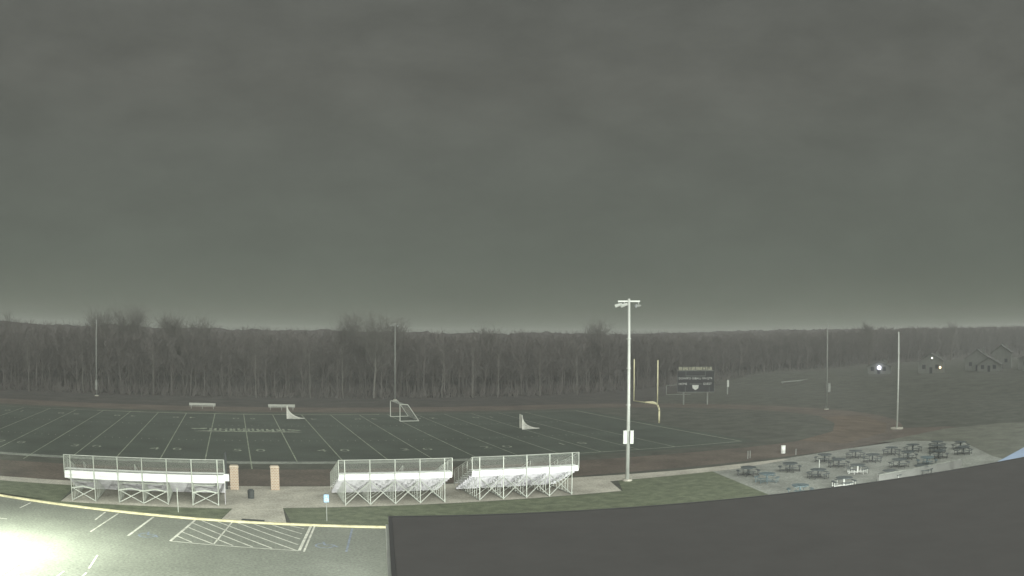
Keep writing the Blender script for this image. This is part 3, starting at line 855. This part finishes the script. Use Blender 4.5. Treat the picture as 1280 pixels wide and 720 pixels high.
# wooded ridge rising behind the front trees
import mathutils
nx, ny = 520, 130
fx = np.array([p_[0] for p_ in front], float); fy = np.array([p_[1] for p_ in front], float)
V = []; F = []
for j in range(ny):
    for i in range(nx):
        x = -150 + 700 * i / (nx - 1); y = 86 + 200 * j / (ny - 1)
        dist = 1e9
        for k in range(len(front) - 1):
            ax, ay, bx, by = fx[k], fy[k], fx[k + 1], fy[k + 1]
            u = max(0, min(1, ((x - ax) * (bx - ax) + (y - ay) * (by - ay)) / ((bx - ax) ** 2 + (by - ay) ** 2)))
            dd = math.hypot(x - ax - u * (bx - ax), y - ay - u * (by - ay))
            if dd < dist: dist = dd; crossed = (bx - ax) * (y - ay) - (by - ay) * (x - ax)
        dist = dist - 14 if crossed > 0 else -1
        if dist <= 0: V.append((x, y, -.5)); continue
        H = 13.0 * (1 + .15 * min(1, max(0, (x - 135) / 110)))
        base = H * (1 - math.exp(-(dist / 11) ** 1.4))
        bump = (mathutils.noise.fractal(Vector((x * .05, y * .05, 0)), 1, 2, 4) * 1.0 + mathutils.noise.noise(Vector((x * .45, y * .45, 3))) * .9
                + mathutils.noise.noise(Vector((x * .11, y * .11, 9))) * .6)
        V.append((x, y, base + bump * min(1, dist / 14)))
for j in range(ny - 1):
    for i in range(nx - 1):
        o_ = j * nx + i; F.append((o_, o_ + 1, o_ + nx + 1, o_ + nx))
o = np_mesh('wooded_hill', np.array(V), np.array(F), M['ridge']); tag(o, kind='structure')

# ------------------------------------------------------------------ far houses
def house(x, y, z, w_, d_, h, rh, rz, label, lamps=(), pale=True, z0=None):
    t = empty('house', (x, y, z), rz, label, 'house', 'houses far off at right before the woods')
    t.scale = (.8, .8, .8)
    m = MB(); m.box(-w_/2, w_/2, -d_/2, d_/2, 0, h)
    o1 = len(m.v)
    m.v += [(-w_/2, -d_/2, h), (w_/2, -d_/2, h), (0, -d_/2, h + rh), (-w_/2, d_/2, h), (w_/2, d_/2, h), (0, d_/2, h + rh)]
    m.f += [(o1, o1 + 1, o1 + 2), (o1 + 3, o1 + 5, o1 + 4)]
    m.build('wall', M['house'], t)
    m = MB()
    for sg in (-1, 1):
        a = [(sg * (w_/2 + .4), -d_/2 - .5, h - .25), (0, -d_/2 - .5, h + rh + .1), (0, d_/2 + .5, h + rh + .1), (sg * (w_/2 + .4), d_/2 + .5, h - .25)]
        m.hexa(a + [(p_[0], p_[1], p_[2] + .22) for p_ in a])
    rf = m.build('roof', M['houseroof'], t)
    m = MB(); m.box(w_*.2, w_*.2 + .7, 0, .7, h + rh * .4, h + rh + .7); m.build('chimney', M['house'], rf)
    for X in (-w_*.28, w_*.24):
        m = MB(); m.box(X - .6, X + .6, -d_/2 - .05, -d_/2 - .01, h * .4, h * .4 + 1.3); m.build('window', M['window'], t)
    m = MB(); m.box(-.5, .5, -d_/2 - .06, -d_/2 - .012, 0, 2.1); m.build('door', M['window'], t)
    for (X, Z, r_, mt, nm) in lamps:
        m = MB()
        for i in range(8):      # round globe lamp
            a0 = -math.pi / 2 + math.pi * i / 8; a1 = a0 + math.pi / 8
            m.tube((X, -d_/2 - .6, Z + r_ * math.sin(a0)), (X, -d_/2 - .6, Z + r_ * math.sin(a1)), max(.01, r_ * math.cos(a0)), max(.01, r_ * math.cos(a1)), 10, False)
        m.build(nm, M[mt], t)
# direction from camera at those distances; houses stand on the rising lawn
house(160.0, 82.5, 2.0, 8, 8, 2.6, 1.4, R(-50), 'small low house with a bright cool white lamp, leftmost of the houses', [(0.2, 2.1, .62, 'lamp_cool', 'porch_lamp')])
house(168.0, 69.5, 2.0, 9, 8, 4.0, 2.4, R(-52), 'gabled house with a small white lamp high on its front', [(.4, 5.1, .28, 'lamp_white', 'gable_lamp'), (3.3, 2.0, .38, 'lamp_warm', 'porch_lamp')])
house(186.0, 66.5, 2.0, 9, 8, 4.2, 2.8, R(-56), 'faint grey house between the warm lamp and the bright gable')
house(181.0, 58.0, 2.0, 8.5, 8, 2.5, 2.1, R(-58), 'low house with a pale front gable right of the warm lamp')
house(198.0, 66.0, 2.0, 8, 8, 5.6, 2.6, R(-58), 'taller faint gabled house right behind the low pale gable')
house(192.0, 49.0, 2.0, 12, 7, 4.2, 1.2, R(-62), 'long pale house wall close to the right edge')
house(186.0, 39.0, 2.0, 9, 8, 3.8, 2.0, R(-64), 'pale house cut off by the right edge')
# the lawn rises gently towards the houses
V = []; F = []; NX, NY = 50, 40
for j in range(NY):
    for i in range(NX):
        x = 112 + 150 * i / (NX - 1); y = -10 + 150 * j / (NY - 1)
        e = min(1, max(0, (x - 118) / 35)) ; e = e * e * (3 - 2 * e)
        e2 = min(1, max(0, (y + 5) / 30)); e2 = e2 * e2 * (3 - 2 * e2)
        V.append((x, y, -.05 + 2.1 * e * e2))
for j in range(NY - 1):
    for i in range(NX - 1):
        o_ = j * NX + i; F.append((o_, o_ + 1, o_ + NX + 1, o_ + NX))
o = np_mesh('rising_lawn', np.array(V), np.array(F), M['grass']); tag(o, kind='structure')

# ------------------------------------------------------------------ haze veil, added to lift the dark tones
m = MB(); m.box(-700, 800, -420, 700, -1.5, 21.5)
hz = m.build('haze', M['white']); tag(hz, 'thin added haze veil lifting the dark tones over the field', 'haze', kind='stuff')
hm = bpy.data.materials.new('haze_air'); hm.use_nodes = True
nt = hm.node_tree; nt.nodes.clear()
out = nt.nodes.new('ShaderNodeOutputMaterial'); pv = nt.nodes.new('ShaderNodeVolumePrincipled')
pv.inputs['Color'].default_value = (.93, .95, .93, 1)
pv.inputs['Density'].default_value = .0006
pv.inputs['Anisotropy'].default_value = 0.0
nt.links.new(pv.outputs[0], out.inputs['Volume'])
hz.data.materials.clear(); hz.data.materials.append(hm)

# ------------------------------------------------------------------ lights
def lamp(kind, loc, target, power, color, size=.4, spot=None, blend=.8):
    ld = bpy.data.lights.new('lot_light', kind); ld.energy = power; ld.color = color
    if kind == 'SPOT': ld.spot_size = R(spot); ld.spot_blend = blend; ld.shadow_soft_size = size
    if kind == 'POINT': ld.shadow_soft_size = size
    o = bpy.data.objects.new('lot_light', ld); col.objects.link(o)
    o.location = loc
    o.rotation_euler = (Vector(target) - Vector(loc)).to_track_quat('-Z', 'Y').to_euler()
    return o
# car-park lamp on a post just outside the left edge, wall packs on the building's field side
LC = (.92, 1.0, .83)
lamp('SPOT', (-17.3, -37.6, 7.0), (-15.8, -37.0, 0), 23000, LC, .25, 150, .9)
lamp('SPOT', (1.9, -57.5, 4.3), (-6, -36, 0), 33000, (.93, 1.0, .87), .25, 150, .9)
lamp('SPOT', (27.0, -55.25, 4.2), (23, -21, 1.5), 36000, (.97, 1.0, .94), .25, 120, .8)
lamp('SPOT', (38.0, -56.6, 4.2), (46, -25, .5), 32000, (.92, 1.0, .92), .25, 130, .8)
t = empty('lot_lamp_post', (-18.6, -38.5, 0), 0, 'car park lamp post lighting the asphalt at lower left', 'lamp post')
m = MB(); m.tube((0, 0, 0), (0, 0, 7.8), .09, .06, 10); m.tube((0, 0, 7.75), (1.0, 0, 7.9), .04, n=8); m.build('pole', M['pole_dull'], t)
m = MB(); m.box(.8, 1.4, -.2, .2, 7.78, 7.92); m.build('lamp_head', M['pole_dull'], t)

# ------------------------------------------------------------------ night sky: light-polluted overcast, plus an added unseen fill glow from behind
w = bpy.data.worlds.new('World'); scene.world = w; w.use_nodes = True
nt = w.node_tree; nt.nodes.clear()
N = nt.nodes.new; Lk = nt.links.new
out = N('ShaderNodeOutputWorld'); bg = N('ShaderNodeBackground'); Lk(bg.outputs[0], out.inputs[0])
tc = N('ShaderNodeTexCoord'); sep = N('ShaderNodeSeparateXYZ'); Lk(tc.outputs['Generated'], sep.inputs[0])
ramp = N('ShaderNodeValToRGB'); Lk(sep.outputs['Z'], ramp.inputs[0])
def srgb(r, g_, b_):
    return tuple(((c / 255 + .055) / 1.055) ** 2.4 for c in (r, g_, b_)) + (1,)
els = ramp.color_ramp.elements
els[0].position = 0.0; els[0].color = srgb(104, 109, 96)
els[1].position = .42; els[1].color = srgb(101, 103, 98)
for ps, c_ in ((.02, (104, 110, 97)), (.045, (101, 107, 96)), (.09, (99, 105, 96)), (.2, (102, 106, 99)), (.30, (103, 105, 99))):
    e = els.new(ps); e.color = srgb(*c_)
# cloud texture stretched sideways, mostly higher up
mp = N('ShaderNodeMapping'); mp.inputs['Scale'].default_value = (1, 1, 2.2); Lk(tc.outputs['Generated'], mp.inputs[0])
nz = N('ShaderNodeTexNoise'); nz.inputs['Scale'].default_value = 8.5; nz.inputs['Detail'].default_value = 9; nz.inputs['Roughness'].default_value = .62
nz.inputs['Distortion'].default_value = .15
Lk(mp.outputs[0], nz.inputs['Vector'])
mr = N('ShaderNodeMapRange'); mr.inputs['From Min'].default_value = .3; mr.inputs['From Max'].default_value = .7
mr.inputs['To Min'].default_value = -.5; mr.inputs['To Max'].default_value = .5; Lk(nz.outputs[0], mr.inputs['Value'])
hgt = N('ShaderNodeMapRange'); hgt.inputs['From Min'].default_value = .03; hgt.inputs['From Max'].default_value = .32
hgt.inputs['To Min'].default_value = .08; hgt.inputs['To Max'].default_value = .22; Lk(sep.outputs['Z'], hgt.inputs['Value'])
mu = N('ShaderNodeMath'); mu.operation = 'MULTIPLY'; Lk(mr.outputs[0], mu.inputs[0]); Lk(hgt.outputs[0], mu.inputs[1])
ad = N('ShaderNodeMath'); ad.operation = 'ADD'; ad.inputs[1].default_value = 1.0; Lk(mu.outputs[0], ad.inputs[0])
# added fill glow from behind the camera (towards -Y) and overhead, lifts the darks
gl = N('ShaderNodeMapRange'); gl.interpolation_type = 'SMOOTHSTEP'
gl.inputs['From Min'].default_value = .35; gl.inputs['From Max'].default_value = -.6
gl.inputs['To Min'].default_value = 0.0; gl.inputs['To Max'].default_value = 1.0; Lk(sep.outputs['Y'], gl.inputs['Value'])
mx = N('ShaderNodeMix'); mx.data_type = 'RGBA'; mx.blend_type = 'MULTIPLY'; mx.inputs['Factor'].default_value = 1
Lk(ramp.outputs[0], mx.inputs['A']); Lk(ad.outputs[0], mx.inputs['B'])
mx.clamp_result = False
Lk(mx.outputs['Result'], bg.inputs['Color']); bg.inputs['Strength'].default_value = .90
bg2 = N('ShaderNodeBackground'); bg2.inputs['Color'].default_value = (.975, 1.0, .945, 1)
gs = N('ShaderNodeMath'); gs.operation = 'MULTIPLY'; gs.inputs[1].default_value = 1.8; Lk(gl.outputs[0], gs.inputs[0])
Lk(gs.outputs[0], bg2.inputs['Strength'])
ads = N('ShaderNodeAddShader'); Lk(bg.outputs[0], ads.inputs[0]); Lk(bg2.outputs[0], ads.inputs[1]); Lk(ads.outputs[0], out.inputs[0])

# ------------------------------------------------------------------ camera: wide security lens with mild barrel distortion
cam = bpy.data.cameras.new('camera'); co = bpy.data.objects.new('camera', cam); col.objects.link(co)
yaw, pitch, roll = .335077, .0604077, .00396410
def cam_dir(r, u, fw):
    c, s = math.cos(roll), math.sin(roll); r, u = c * r - s * u, s * r + c * u
    c, s = math.cos(pitch), math.sin(pitch); fw, u = c * fw - s * u, s * fw + c * u
    c, s = math.cos(yaw), math.sin(yaw); r, fw = c * r + s * fw, -s * r + c * fw
    return Vector((r, fw, u))
X_, Y_, Z_ = cam_dir(1, 0, 0), cam_dir(0, 1, 0), -cam_dir(0, 0, 1)
mt = Matrix((X_, Y_, Z_)).transposed().to_4x4(); mt.translation = (-1.5702, -80.3492, 12.1313)
co.matrix_world = mt
cam.type = 'PANO'; cam.panorama_type = 'FISHEYE_LENS_POLYNOMIAL'
cam.sensor_width = 36; cam.sensor_fit = 'HORIZONTAL'
F_, K_ = 1048.5393, -.085048
th = np.linspace(.001, .75, 200); rmm = F_ * (th + K_ * th ** 3) * 36 / 1280
A = np.stack([rmm, rmm ** 2, rmm ** 3, rmm ** 4], 1); k_ = np.linalg.lstsq(A, th, rcond=None)[0]
cam.fisheye_polynomial_k0 = 0
cam.fisheye_polynomial_k1, cam.fisheye_polynomial_k2, cam.fisheye_polynomial_k3, cam.fisheye_polynomial_k4 = [-float(v) for v in k_]
cam.fisheye_fov = R(170)
cam.clip_start = .1; cam.clip_end = 5000
scene.camera = co

scene.view_settings.view_transform = 'Standard'; scene.view_settings.look = 'None'
scene.view_settings.exposure = 0; scene.view_settings.gamma = 1; scene.view_settings.use_curve_mapping = False
scene.cycles.use_denoising = True
scene.cycles.sample_clamp_direct = 5
scene.cycles.sample_clamp_indirect = .8
scene.cycles.volume_bounces = 1
scene.cycles.max_bounces = 5
